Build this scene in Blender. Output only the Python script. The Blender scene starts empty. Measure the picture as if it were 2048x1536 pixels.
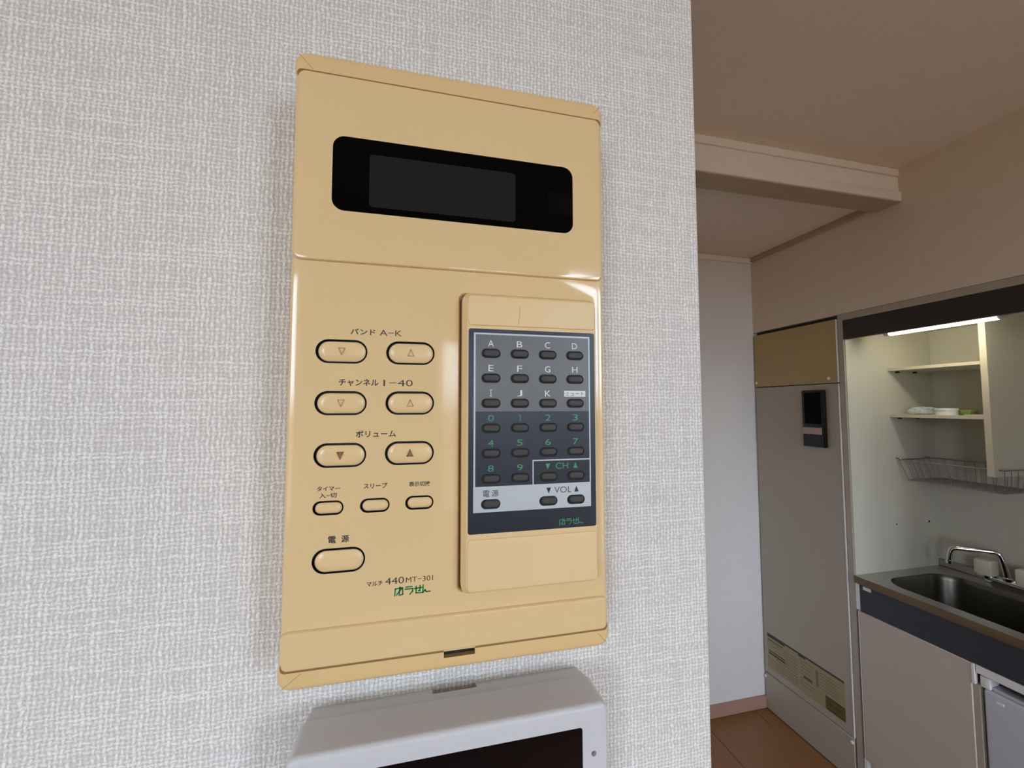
import bpy, bmesh, math, random
from mathutils import Vector, Matrix
from mathutils.geometry import tessellate_polygon

random.seed(7)
scene = bpy.context.scene
C = scene.collection
PI = math.pi

# ------------------------------------------------------------------ camera
EYE = 1.52            # camera height above the floor
WD = 0.208            # camera distance from the papered wall (the wall face is y = 0)
F_PX, YAW, PITCH, ROLL = 805.8, 0.23016, 0.05494, -0.00109
cam_d = bpy.data.cameras.new('camera')
cam = bpy.data.objects.new('camera', cam_d)
C.objects.link(cam)
cam_d.sensor_fit = 'HORIZONTAL'
cam_d.sensor_width = 36.0
cam_d.lens = 36.0 * F_PX / 2048.0
cam_d.clip_start = 0.01
fw = Vector((math.sin(YAW) * math.cos(PITCH), math.cos(YAW) * math.cos(PITCH), math.sin(PITCH)))
rt = Vector((math.cos(YAW), -math.sin(YAW), 0))
up = rt.cross(fw)
rt2 = rt * math.cos(ROLL) + up * math.sin(ROLL)
up2 = up * math.cos(ROLL) - rt * math.sin(ROLL)
cam.matrix_world = Matrix(((rt2.x, up2.x, -fw.x, 0), (rt2.y, up2.y, -fw.y, -WD), (rt2.z, up2.z, -fw.z, EYE), (0, 0, 0, 1)))
scene.camera = cam

# ------------------------------------------------------------------ sky and daylight
world = bpy.data.worlds.new('world')
scene.world = world
world.use_nodes = True
wn = world.node_tree
wn.nodes.clear()
w_out = wn.nodes.new('ShaderNodeOutputWorld')
w_bg = wn.nodes.new('ShaderNodeBackground')
w_tc = wn.nodes.new('ShaderNodeTexCoord')
w_sep = wn.nodes.new('ShaderNodeSeparateXYZ')
w_map = wn.nodes.new('ShaderNodeMapRange')
w_mix = wn.nodes.new('ShaderNodeMix')
w_mix.data_type = 'RGBA'
w_map.inputs['From Min'].default_value = -0.03
w_map.inputs['From Max'].default_value = 0.05
w_mix.inputs[6].default_value = (0.14, 0.125, 0.11, 1)      # ground and houses below the horizon
w_mix.inputs[7].default_value = (0.74, 0.875, 1.06, 1)        # bright overcast sky
w_bg.inputs['Strength'].default_value = 6.0
wn.links.new(w_tc.outputs['Generated'], w_sep.inputs[0])
wn.links.new(w_sep.outputs['Z'], w_map.inputs['Value'])
wn.links.new(w_map.outputs['Result'], w_mix.inputs[0])
wn.links.new(w_mix.outputs[2], w_bg.inputs['Color'])
wn.links.new(w_bg.outputs[0], w_out.inputs[0])

BACK = -1.95         # inner face of the window wall behind the camera
XL = -2.30            # inner face of the left wall
# openings: (wall, from, to, sill, head); 'b' runs along x in the back wall
WIN = (('b', 0.09, 0.74, 0.95, 1.90), ('b', -1.80, -0.94, 0.90, 2.30), ('b', 1.07, 1.70, 0.55, 2.36))  # the third, right-hand opening is added to brighten the wall and panel
for wl, a0, a1, z0, z1 in WIN:
    ld = bpy.data.lights.new('window_daylight', 'AREA')
    ld.shape = 'RECTANGLE'
    ld.size = a1 - a0
    ld.size_y = z1 - z0
    ld.cycles.is_portal = True
    lo = bpy.data.objects.new('window_daylight', ld)
    C.objects.link(lo)
    mid = (a0 + a1) / 2
    lo.location = (mid, BACK - 0.10, (z0 + z1) / 2) if wl == 'b' else (XL - 0.09, mid, (z0 + z1) / 2)
    lo.rotation_euler = (PI / 2, 0, 0) if wl == 'b' else (PI / 2, 0, -PI / 2)

vs = scene.view_settings
vs.view_transform = 'Standard'
vs.look = 'None'
vs.gamma = 1.0
vs.use_curve_mapping = False
vs.exposure = 1.5
scene.cycles.diffuse_bounces = 7
scene.cycles.max_bounces = 14
scene.cycles.transparent_max_bounces = 12
scene.cycles.caustics_reflective = False
scene.cycles.caustics_refractive = False


# ------------------------------------------------------------------ materials
class NT:
    def __init__(self, m):
        self.t = m.node_tree
    def new(self, k):
        return self.t.nodes.new(k)
    def put(self, sock, v):
        if hasattr(v, 'is_linked') or isinstance(v, bpy.types.NodeSocket):
            self.t.links.new(v, sock)
        else:
            sock.default_value = v
    def m(self, op, a, b=None, c=None):
        n = self.new('ShaderNodeMath')
        n.operation = op
        self.put(n.inputs[0], a)
        if b is not None:
            self.put(n.inputs[1], b)
        if c is not None:
            self.put(n.inputs[2], c)
        return n.outputs[0]
    def noise(self, vec, scale, detail=2.0, rough=0.5):
        n = self.new('ShaderNodeTexNoise')
        if vec is not None:
            self.put(n.inputs['Vector'], vec)
        n.inputs['Scale'].default_value = scale
        n.inputs['Detail'].default_value = detail
        n.inputs['Roughness'].default_value = rough
        return n.outputs['Fac']
    def xyz(self, x, y, z):
        n = self.new('ShaderNodeCombineXYZ')
        for i, v in enumerate((x, y, z)):
            self.put(n.inputs[i], v)
        return n.outputs[0]
    def mix(self, f, a, b):
        n = self.new('ShaderNodeMix')
        n.data_type = 'RGBA'
        self.put(n.inputs[0], f)
        self.put(n.inputs[6], a if not isinstance(a, tuple) else (*a, 1))
        self.put(n.inputs[7], b if not isinstance(b, tuple) else (*b, 1))
        return n.outputs[2]
    def coord(self, kind='Object'):
        return self.new('ShaderNodeTexCoord').outputs[kind]
    def sep(self, v):
        n = self.new('ShaderNodeSeparateXYZ')
        self.put(n.inputs[0], v)
        return n.outputs
    def bump(self, h, dist, strength=1.0):
        n = self.new('ShaderNodeBump')
        n.inputs['Distance'].default_value = dist
        n.inputs['Strength'].default_value = strength
        self.put(n.inputs['Height'], h)
        return n.outputs[0]


def base_mat(name):
    m = bpy.data.materials.new(name)
    m.use_nodes = True
    return m, NT(m), m.node_tree.nodes['Principled BSDF']


def srgb(r, g, b):
    return tuple(((c / 255 / 12.92) if c / 255 <= 0.04045 else ((c / 255 + 0.055) / 1.055) ** 2.4) for c in (r, g, b))


def mat(name, col, rough=0.5, metal=0.0, var=0.04, scale=30.0, bump=0.0, bscale=300.0, spec=0.5, coat=0.0):
    """Plain procedural surface: the colour drifts a little with noise, with an optional fine grain."""
    m, t, b = base_mat(name)
    co = t.coord()
    n = t.noise(co, scale, 3.0)
    dark = tuple(c * (1 - var) for c in col)
    lite = tuple(min(1.0, c * (1 + var)) for c in col)
    t.put(b.inputs['Base Color'], t.mix(n, dark, lite))
    b.inputs['Roughness'].default_value = rough
    b.inputs['Metallic'].default_value = metal
    b.inputs['Specular IOR Level'].default_value = spec
    b.inputs['Coat Weight'].default_value = coat
    b.inputs['Coat Roughness'].default_value = 0.05
    if bump:
        t.put(b.inputs['Normal'], t.bump(t.noise(co, bscale, 2.0), bump))
    return m


def wallpaper(name, lo, hi, dist=0.0006, strength=0.8):
    """Embossed plain-weave vinyl wallpaper, threads about 2 mm apart, some of them thicker."""
    m, t, b = base_mat(name)
    co = t.coord()
    s = t.sep(co)
    x = t.m('ADD', s[0], s[1])
    z = s[2]
    w1 = t.m('SUBTRACT', t.noise(co, 170.0, 3.0, 0.6), 0.5)
    w2 = t.m('SUBTRACT', t.noise(t.xyz(z, x, 3.1), 170.0, 3.0, 0.6), 0.5)
    u = t.m('MULTIPLY', t.m('ADD', x, t.m('MULTIPLY', w1, 0.0031)), 1 / 0.00205)
    v = t.m('MULTIPLY', t.m('ADD', z, t.m('MULTIPLY', w2, 0.0031)), 1 / 0.00190)
    su = t.m('SINE', t.m('MULTIPLY', u, PI))
    sv = t.m('SINE', t.m('MULTIPLY', v, PI))
    sw = t.m('MULTIPLY', su, sv)
    fu, fv = t.m('FLOOR', u), t.m('FLOOR', v)
    ru = t.noise(t.xyz(t.m('MULTIPLY', fu, 13.37), t.m('MULTIPLY', v, 0.055), 0.0), 1.0, 1.0)
    rv = t.noise(t.xyz(t.m('MULTIPLY', u, 0.055), t.m('MULTIPLY', fv, 9.73), 5.0), 1.0, 1.0)
    au = t.m('MULTIPLY_ADD', t.m('POWER', ru, 2.0), 2.0, 0.45)
    av = t.m('MULTIPLY_ADD', t.m('POWER', rv, 2.0), 1.9, 0.30)
    A = t.m('MULTIPLY', t.m('MULTIPLY', t.m('ABSOLUTE', su), t.m('MULTIPLY_ADD', sw, 0.38, 0.62)), au)
    B = t.m('MULTIPLY', t.m('MULTIPLY', t.m('ABSOLUTE', sv), t.m('MULTIPLY_ADD', sw, -0.38, 0.62)), av)
    h = t.m('MAXIMUM', A, B)
    blot = t.noise(co, 420.0, 2.0, 0.6)
    h = t.m('MULTIPLY', h, t.m('MULTIPLY_ADD', blot, 1.7, 0.15))
    fine = t.noise(co, 1600.0, 2.0)
    h = t.m('ADD', h, t.m('MULTIPLY', fine, 0.25))
    tint = t.noise(co, 9.0, 2.0)
    c1 = t.mix(tint, lo, tuple(c * k for c, k in zip(lo, (0.98, 1.0, 1.02))))
    hh = t.new('ShaderNodeMapRange')
    t.put(hh.inputs['Value'], h)
    hh.inputs['From Min'].default_value = 0.2
    hh.inputs['From Max'].default_value = 1.0
    t.put(b.inputs['Base Color'], t.mix(hh.outputs[0], c1, hi))
    b.inputs['Roughness'].default_value = 0.75
    b.inputs['Specular IOR Level'].default_value = 0.25
    t.put(b.inputs['Normal'], t.bump(h, dist, strength))
    return m


def wood_floor(name):
    m, t, b = base_mat(name)
    s = t.sep(t.coord())
    g = t.noise(t.xyz(t.m('MULTIPLY', s[0], 40.0), t.m('MULTIPLY', s[1], 2.5), s[2]), 1.0, 5.0, 0.6)
    rnd = t.new('ShaderNodeObjectInfo').outputs['Random']
    a = t.mix(g, srgb(118, 74, 42), srgb(160, 110, 68))
    t.put(b.inputs['Base Color'], t.mix(t.m('MULTIPLY', rnd, 0.35), a, srgb(135, 95, 62)))
    b.inputs['Roughness'].default_value = 0.42
    t.put(b.inputs['Normal'], t.bump(g, 0.0004, 0.4))
    return m


def brushed(name, col, rough=0.35, metal=0.6, axis=0):
    m, t, b = base_mat(name)
    s = t.sep(t.coord())
    k = [60.0, 60.0, 60.0]
    k[axis] = 1.5
    if axis == 0:
        vec = t.xyz(t.m('MULTIPLY', s[0], 60.0), t.m('MULTIPLY', s[1], 4000.0), t.m('MULTIPLY', s[2], 4000.0))
    else:
        vec = t.xyz(t.m('MULTIPLY', s[0], 900.0), t.m('MULTIPLY', s[1], 15.0), t.m('MULTIPLY', s[2], 900.0))
    n = t.noise(vec, 1.0, 2.0)
    t.put(b.inputs['Base Color'], t.mix(n, tuple(c * 0.86 for c in col), tuple(min(1, c * 1.14) for c in col)))
    b.inputs['Metallic'].default_value = metal
    t.put(b.inputs['Roughness'], t.m('MULTIPLY_ADD', n, 0.12, rough - 0.06))
    return m


def emit(name, col, strength):
    m, t, b = base_mat(name)
    b.inputs['Base Color'].default_value = (*col, 1)
    n = t.noise(t.coord(), 5.0)
    t.put(b.inputs['Emission Color'], t.mix(n, col, tuple(min(1, c * 1.02) for c in col)))
    b.inputs['Emission Strength'].default_value = strength
    return m


def clear_mat(name, tint, amount, rough=0.1):
    """Thin clear film: mostly transparent, with a soft glossy or milky share."""
    m, t, b = base_mat(name)
    out = m.node_tree.nodes['Material Output']
    tr = t.new('ShaderNodeBsdfTransparent')
    mx = t.new('ShaderNodeMixShader')
    n = t.noise(t.coord(), 60.0, 2.0)
    t.put(mx.inputs[0], t.m('MULTIPLY_ADD', n, amount * 0.3, amount * 0.85))
    t.t.links.new(tr.outputs[0], mx.inputs[1])
    t.t.links.new(b.outputs[0], mx.inputs[2])
    b.inputs['Base Color'].default_value = (*tint, 1)
    b.inputs['Roughness'].default_value = rough
    t.t.links.new(mx.outputs[0], out.inputs[0])
    return m


M = {}
M['paper'] = wallpaper('wallpaper_woven', (0.56, 0.535, 0.50), (0.95, 0.94, 0.90))
M['room_wall'] = mat('room_wall_paper', (0.84, 0.79, 0.72), 0.8, bump=0.0003, bscale=500)
M['white_wall'] = mat('white_wall_paper', (0.80, 0.78, 0.755), 0.8, bump=0.0003, bscale=500)
M['kitchen_wall'] = mat('kitchen_wall_paper', (0.74, 0.63, 0.49), 0.8, bump=0.0003, bscale=500)
M['ceiling'] = mat('ceiling_paper', (0.84, 0.745, 0.635), 0.85, bump=0.0003, bscale=400)
M['trim_white'] = mat('painted_trim', (0.93, 0.87, 0.80), 0.5)
M['soffit_shade'] = mat('brown_soffit_painted_shade', (0.46, 0.36, 0.245), 0.5)  # brown darkened to carry the shade under the header and along the cornice
M['base_board'] = mat('baseboard_vinyl', srgb(178, 138, 122), 0.5)
M['floor_base'] = mat('floor_underlay', srgb(70, 48, 34), 0.8)
M['plank'] = wood_floor('wood_plank')
M['plastic'] = mat('yellowed_plastic', (0.775, 0.575, 0.30), 0.07, var=0.025, scale=14)
M['plastic_cap'] = mat('yellowed_plastic_rim', (0.76, 0.545, 0.26), 0.34, var=0.03, scale=20)
M['plastic_button'] = mat('yellowed_button_plastic', (0.81, 0.595, 0.31), 0.25, var=0.02)
M['plastic_remote'] = mat('yellowed_remote_plastic', (0.81, 0.605, 0.32), 0.42, var=0.025, bump=0.00003, bscale=3000)
M['slot'] = mat('slot_plastic_bounce_tint', (0.55, 0.33, 0.12), 0.4)  # orange-brown holds the light bounced between the plastic walls
M['dark'] = mat('dark_recess', (0.008, 0.007, 0.006), 0.6)
M['black_gloss'] = mat('black_display_acrylic', (0.001, 0.001, 0.001), 0.12, spec=0.06)
M['lcd'] = mat('dark_display_glass', (0.017, 0.016, 0.0175), 0.3, spec=0.06)
M['sensor'] = mat('dark_sensor_acrylic', (0.003, 0.002, 0.003), 0.15, spec=0.06)
M['ink'] = mat('black_print', (0.012, 0.011, 0.012), 0.5)
M['ink_green'] = mat('green_print', (0.004, 0.20, 0.055), 0.5)
M['ink_green_pale'] = mat('pale_green_print', (0.06, 0.30, 0.14), 0.5)
M['ink_white'] = mat('white_print', (0.72, 0.76, 0.77), 0.45)
M['ink_mark'] = mat('moulded_mark', (0.42, 0.27, 0.10), 0.5)
M['ink_brown'] = mat('brown_worn_mark', (0.27, 0.15, 0.05), 0.5)
M['plate_navy'] = brushed('navy_brushed_plate', (0.016, 0.021, 0.036), 0.30, 0.2)
M['plate_grey'] = brushed('grey_brushed_print', (0.115, 0.115, 0.114), 0.33, 0.25)
M['plate_white'] = brushed('silver_white_print', (0.50, 0.55, 0.575), 0.45, 0.25)
M['key'] = mat('dark_grey_key_rubber', (0.045, 0.042, 0.040), 0.55)
M['intercom'] = mat('white_intercom_plastic', (0.61, 0.615, 0.635), 0.42, var=0.01, bump=0.00002, bscale=3000)
M['screen'] = mat('black_screen_glass', (0.003, 0.003, 0.004), 0.05)
M['panel_beige'] = mat('beige_melamine', (0.43, 0.375, 0.30), 0.38, var=0.03, scale=3)
M['panel_tan'] = mat('tan_melamine', (0.46, 0.33, 0.145), 0.38, var=0.03, scale=3)
M['door_beige'] = mat('pale_beige_door', (0.57, 0.49, 0.415), 0.38, var=0.03, scale=3)
M['panel_edge'] = mat('pale_edge_strip', (0.82, 0.80, 0.76), 0.4)
M['cream'] = mat('cream_melamine', (0.63, 0.605, 0.51), 0.35, var=0.02, scale=3)
M['shelf_edge'] = mat('shelf_edge_band', (0.62, 0.545, 0.42), 0.4)
M['fascia'] = mat('dark_brown_fascia', (0.030, 0.024, 0.019), 0.45)
M['apron'] = mat('charcoal_blue_apron', (0.035, 0.040, 0.052), 0.35)
M['steel'] = brushed('stainless_steel', (0.50, 0.47, 0.43), 0.30, 0.95, axis=1)
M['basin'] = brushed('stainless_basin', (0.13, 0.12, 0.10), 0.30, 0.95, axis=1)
M['edge_reflection'] = mat('counter_edge_floor_reflection', (0.17, 0.105, 0.05), 0.35, metal=0.3)  # brown painted in for the wood floor mirrored in the steel edge
M['chrome'] = mat('chrome', (0.78, 0.78, 0.78), 0.08, metal=1.0, var=0.01)
M['handle_beige'] = mat('beige_tap_handle', (0.74, 0.69, 0.52), 0.4)
M['wire'] = mat('coated_rack_wire', (0.30, 0.29, 0.30), 0.35, metal=0.6)
M['tube'] = emit('fluorescent_tube_glow', (1.0, 0.98, 0.80), 7.5)
M['socket'] = mat('lamp_socket_plastic', (0.55, 0.53, 0.56), 0.4)
M['fridge'] = mat('fridge_grey_white', (0.60, 0.62, 0.68), 0.4)
M['fridge_dark'] = mat('fridge_gap', (0.02, 0.022, 0.024), 0.5)
M['controller'] = mat('black_controller_plastic', (0.004, 0.004, 0.004), 0.22)
M['tape'] = mat('beige_tape', (0.45, 0.31, 0.25), 0.5)
M['label'] = mat('yellowed_label', (0.36, 0.30, 0.165), 0.55, var=0.08, scale=40)
M['label_ink'] = mat('label_print', (0.06, 0.05, 0.04), 0.6)
M['label_grey'] = mat('label_grey_print', (0.20, 0.17, 0.11), 0.6)
M['label_olive'] = mat('label_olive_block', (0.13, 0.10, 0.02), 0.6)
M['screw'] = mat('white_screw_cap', (0.80, 0.76, 0.72), 0.35)
M['white_item'] = mat('white_plastic_item', (0.80, 0.81, 0.80), 0.4)
M['green_item'] = mat('green_sponge', (0.22, 0.27, 0.06), 0.8, bump=0.001, bscale=400)
M['paper_item'] = mat('paper_sheet', (0.60, 0.55, 0.38), 0.7)
M['film'] = clear_mat('clear_plastic_film', (0.82, 0.85, 0.86), 0.45, 0.15)
M['pane'] = clear_mat('window_glass', (0.9, 0.93, 0.95), 0.05, 0.02)
M['dimmed'] = clear_mat('dimmed_window_glass', (0.55, 0.56, 0.57), 0.34, 0.4)  # milky grey pane added to dim the daylight of the middle window
M['alu'] = mat('window_aluminium', (0.50, 0.49, 0.47), 0.4, metal=0.6)
M['crack'] = mat('hairline_crack', (0.20, 0.12, 0.05), 0.7)


# ------------------------------------------------------------------ builders
def root_of(o):
    v = Vector((0, 0, 0))
    while o is not None:
        v += o.location
        o = o.parent
    return v


def add(name, me, parent=None):
    o = bpy.data.objects.new(name, me)
    C.objects.link(o)
    if parent is not None:
        o.parent = parent
    return o


def mesh(name, verts, faces, mats, parent=None, smooth=False, mi=None, angle=None):
    """A mesh object from world-space vertices; under a parent they become local to it."""
    off = root_of(parent) if parent is not None else Vector((0, 0, 0))
    me = bpy.data.meshes.new(name)
    me.from_pydata([tuple(Vector(v) - off) for v in verts], [], faces)
    for m in (mats if isinstance(mats, (list, tuple)) else [mats]):
        me.materials.append(M[m])
    if mi:
        me.polygons.foreach_set('material_index', mi)
    bm = bmesh.new()
    bm.from_mesh(me)
    bmesh.ops.remove_doubles(bm, verts=bm.verts, dist=1e-7)
    bmesh.ops.recalc_face_normals(bm, faces=bm.faces)
    if smooth:
        for f in bm.faces:
            f.smooth = True
        lim = math.radians(angle or 35)
        for e in bm.edges:
            if len(e.link_faces) == 2 and e.calc_face_angle(0) > lim:
                e.smooth = False
    bm.to_mesh(me)
    bm.free()
    return add(name, me, parent)


def box(name, x0, x1, y0, y1, z0, z1, m, parent=None, bevel=0.0, seg=2):
    off = root_of(parent) if parent is not None else Vector((0, 0, 0))
    bm = bmesh.new()
    bmesh.ops.create_cube(bm, size=1.0)
    for v in bm.verts:
        v.co = Vector(((x0 + x1) / 2 + v.co.x * (x1 - x0), (y0 + y1) / 2 + v.co.y * (y1 - y0), (z0 + z1) / 2 + v.co.z * (z1 - z0))) - off
    if bevel:
        bmesh.ops.bevel(bm, geom=bm.edges[:], offset=bevel, segments=seg, profile=0.5, affect='EDGES')
        for f in bm.faces:
            f.smooth = True
        for e in bm.edges:
            if len(e.link_faces) == 2 and e.calc_face_angle(0) > math.radians(40):
                e.smooth = False
    me = bpy.data.meshes.new(name)
    bm.to_mesh(me)
    bm.free()
    me.materials.append(M[m])
    return add(name, me, parent)


def boxes(name, lst, m, parent=None):
    V, Fc = [], []
    for x0, x1, y0, y1, z0, z1 in lst:
        n = len(V)
        V += [(x, y, z) for x in (x0, x1) for y in (y0, y1) for z in (z0, z1)]
        Fc += [tuple(n + i for i in q) for q in ((0, 1, 3, 2), (4, 6, 7, 5), (0, 4, 5, 1), (2, 3, 7, 6), (0, 2, 6, 4), (1, 5, 7, 3))]
    off = root_of(parent) if parent is not None else Vector((0, 0, 0))
    me = bpy.data.meshes.new(name)
    me.from_pydata([tuple(Vector(v) - off) for v in V], [], Fc)
    me.materials.append(M[m])
    return add(name, me, parent)


def rrect(x0, x1, z0, z1, r, n=6):
    r = min(r, (x1 - x0) / 2 - 1e-6, (z1 - z0) / 2 - 1e-6)
    pts = []
    for cx, cz, a0 in ((x1 - r, z1 - r, 0), (x0 + r, z1 - r, 90), (x0 + r, z0 + r, 180), (x1 - r, z0 + r, 270)):
        for i in range(n + 1):
            a = math.radians(a0 + 90 * i / n)
            pts.append((cx + r * math.cos(a), cz + r * math.sin(a)))
    return pts


def W(x, d, z):
    """Millimetres beside / in front of / above the camera -> metres in the room."""
    return (x / 1000.0, d / 1000.0 - WD, EYE + z / 1000.0)


def shell(name, rect, r, front, back, bev, mats, parent, holes=(), n=6, close_back=False, steps=4, backrect=None, zk=1.0):
    """A moulded cover in mm: rounded rectangle with rounded front edges; holes = (outline, depth), floored with material 1."""
    x0, x1, z0, z1 = rect
    V, Fc, mi = [], [], []
    rings = []
    def ring(pts, d):
        i = len(V)
        V.extend(W(p[0], d, p[1]) for p in pts)
        return list(range(i, i + len(pts)))
    prof = []
    for k in range(steps + 1):
        a = PI / 2 * k / steps
        prof.append((bev * (1 - math.sin(a)), front + bev * (1 - math.cos(a))))
    if bev == 0:
        prof = [(0, front)]
    for ins, d in prof:
        iz = ins * zk
        rings.append(ring(rrect(x0 + ins, x1 - ins, z0 + iz, z1 - iz, max(r - ins, 0.3), n), d))
    bx = backrect or rect
    rings.append(ring(rrect(*bx, r, n), back))
    for a, b in zip(rings, rings[1:]):
        k = len(a)
        for i in range(k):
            Fc.append((a[i], a[(i + 1) % k], b[(i + 1) % k], b[i]))
            mi.append(0)
    loops = [[V[i] for i in rings[0]]]
    idx = list(rings[0])
    for pts, dep in holes:
        top = ring(pts, front)
        bot = ring(pts, front + dep)
        k = len(top)
        for i in range(k):
            Fc.append((top[i], top[(i + 1) % k], bot[(i + 1) % k], bot[i]))
            mi.append(1)
        Fc.append(tuple(bot))
        mi.append(2 if len(mats) > 2 else 1)
        loops.append([V[i] for i in top])
        idx += top
    tess = tessellate_polygon([[Vector((p[0], p[2], 0)) for p in lp] for lp in loops])
    for t in tess:
        Fc.append(tuple(idx[i] for i in t))
        mi.append(0)
    if close_back:
        Fc.append(tuple(rings[-1]))
        mi.append(0)
    return mesh(name, V, Fc, mats, parent, smooth=True, mi=mi, angle=32)


def flat(name, outer, holes, d, m, parent, thick=0.03):
    """Thin printed layer (mm) facing the room, with holes; d is its front distance from the camera."""
    loops = [[Vector((p[0], p[1], 0)) for p in lp] for lp in [outer] + list(holes)]
    V = [W(p[0], d, p[1]) for lp in [outer] + list(holes) for p in lp]
    return mesh(name, V, [tuple(t) for t in tessellate_polygon(loops)], m, parent)


def pill(cx, cz, w, h, n=7):
    return rrect(cx - w / 2, cx + w / 2, cz - h / 2, cz + h / 2, h / 2, n)


def dome_mesh(name, w, h, rise, depth, m, n=8, flat_top=0.35, skirt_shade='dark'):
    """Pill-shaped push button centred on its own origin, front towards -y (mm in, metres out)."""
    V, Fc, rings = [], [], []
    prof = [(0.0, depth), (0.0, 0.25)]
    K = 6
    for k in range(1, K + 1):
        a = k / K
        ins = (h / 2) * (1 - flat_top) * a
        prof.append((ins, 0.25 - (rise + 0.25) * math.sin(a * PI / 2) ** 0.9))
    for ins, d in prof:
        i = len(V)
        V.extend((p[0] / 1000, d / 1000, p[1] / 1000) for p in pill(0, 0, w - 2 * ins, h - 2 * ins, n))
        rings.append(list(range(i, len(V))))
    for a, b in zip(rings, rings[1:]):
        k = len(a)
        for i in range(k):
            Fc.append((a[i], a[(i + 1) % k], b[(i + 1) % k], b[i]))
    Fc.append(tuple(rings[-1]))
    me = bpy.data.meshes.new(name)
    me.from_pydata(V, [], Fc)
    me.materials.append(M[m])
    me.materials.append(M[skirt_shade])  # button sides painted dark to stand in for shade in the gap
    for q in range(len(rings[0])):
        me.polygons[q].material_index = 1
    bm = bmesh.new()
    bm.from_mesh(me)
    bmesh.ops.recalc_face_normals(bm, faces=bm.faces)
    for f in bm.faces:
        f.smooth = True
    bm.to_mesh(me)
    bm.free()
    return me


def text(name, body, cx, cz, d, m, parent, w=None, h=None, xs=1.0, slant=0.0, bold=0.0):
    """Printed lettering (mm) on a plane facing the room, fitted to width w and height h."""
    cu = bpy.data.curves.new(name, 'FONT')
    cu.body = body
    cu.resolution_u = 3
    cu.offset = bold
    o = bpy.data.objects.new(name, cu)
    C.objects.link(o)
    dg = bpy.context.evaluated_depsgraph_get()
    me = bpy.data.meshes.new_from_object(o.evaluated_get(dg))
    bpy.data.objects.remove(o)
    bpy.data.curves.remove(cu)
    xs_ = [v.co.x for v in me.vertices]
    ys_ = [v.co.y for v in me.vertices]
    bw, bh = max(xs_) - min(xs_), max(ys_) - min(ys_)
    mx, my = (max(xs_) + min(xs_)) / 2, (max(ys_) + min(ys_)) / 2
    sz = h / bh if h else w / bw
    sx = w / bw if w else sz * xs
    off = root_of(parent)
    for v in me.vertices:
        px, pz = (v.co.x - mx) * sx, (v.co.y - my) * sz
        v.co = Vector(W(cx + px + slant * pz, d, cz + pz)) - off
    me.materials.clear()
    me.materials.append(M[m])
    for p in me.polygons:
        p.material_index = 0
    me.name = name
    return add(name, me, parent)


def strokes(name, lines, d, m, parent):
    """Flat marks made of polyline strokes [(points in mm, width)], joined as one print."""
    V, Fc = [], []
    for pts, wd in lines:
        for (ax, az), (bx, bz) in zip(pts, pts[1:]):
            dx, dz = bx - ax, bz - az
            L = math.hypot(dx, dz) or 1
            ux, uz = dx / L, dz / L
            e = wd * 0.35
            ax2, az2, bx2, bz2 = ax - ux * e, az - uz * e, bx + ux * e, bz + uz * e
            nx, nz = -uz * wd / 2, ux * wd / 2
            n = len(V)
            V += [W(ax2 + nx, d, az2 + nz), W(bx2 + nx, d, bz2 + nz), W(bx2 - nx, d, bz2 - nz), W(ax2 - nx, d, az2 - nz)]
            Fc.append((n, n + 1, n + 2, n + 3))
    off = root_of(parent)
    me = bpy.data.meshes.new(name)
    me.from_pydata([tuple(Vector(v) - off) for v in V], [], Fc)
    me.materials.append(M[m])
    return add(name, me, parent)


def tube(name, pts, r, m, parent=None, n=8, closed=False, smooth_path=0):
    P = [Vector(p) for p in pts]
    for _ in range(smooth_path):
        Q = []
        k = len(P)
        for i in range(k if closed else k - 1):
            a, b = P[i], P[(i + 1) % k]
            Q += [a * 0.75 + b * 0.25, a * 0.25 + b * 0.75]
        if not closed:
            Q = [P[0]] + Q[1:-1] + [P[-1]]
        P = Q
    V, Fc = [], []
    k = len(P)
    nrm = None
    for i in range(k):
        a = P[(i - 1) % k] if (closed or i > 0) else P[i]
        b = P[(i + 1) % k] if (closed or i < k - 1) else P[i]
        t = (b - a).normalized()
        if nrm is None:
            nrm = t.orthogonal().normalized()
        nrm = (nrm - t * nrm.dot(t)).normalized()
        bn = t.cross(nrm)
        for j in range(n):
            c = 2 * PI * j / n
            V.append(tuple(P[i] + (nrm * math.cos(c) + bn * math.sin(c)) * r))
    for i in range(k if closed else k - 1):
        i2 = (i + 1) % k
        for j in range(n):
            j2 = (j + 1) % n
            Fc.append((i * n + j, i * n + j2, i2 * n + j2, i2 * n + j))
    if not closed:
        Fc.append(tuple(range(n)))
        Fc.append(tuple((k - 1) * n + j for j in range(n)))
    return mesh(name, V, Fc, m, parent, smooth=True, angle=50)


def wires(name, segs, r, m, parent, n=5):
    """Many straight wires of one welded grid, as one mesh."""
    V, Fc = [], []
    for a, b in segs:
        a, b = Vector(a), Vector(b)
        t = (b - a).normalized()
        u = t.orthogonal().normalized()
        w = t.cross(u)
        s = len(V)
        for p in (a, b):
            for j in range(n):
                c = 2 * PI * j / n
                V.append(tuple(p + (u * math.cos(c) + w * math.sin(c)) * r))
        for j in range(n):
            j2 = (j + 1) % n
            Fc.append((s + j, s + j2, s + n + j2, s + n + j))
    off = root_of(parent)
    me = bpy.data.meshes.new(name)
    me.from_pydata([tuple(Vector(v) - off) for v in V], [], Fc)
    me.materials.append(M[m])
    for p in me.polygons:
        p.use_smooth = True
    return add(name, me, parent)


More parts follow.
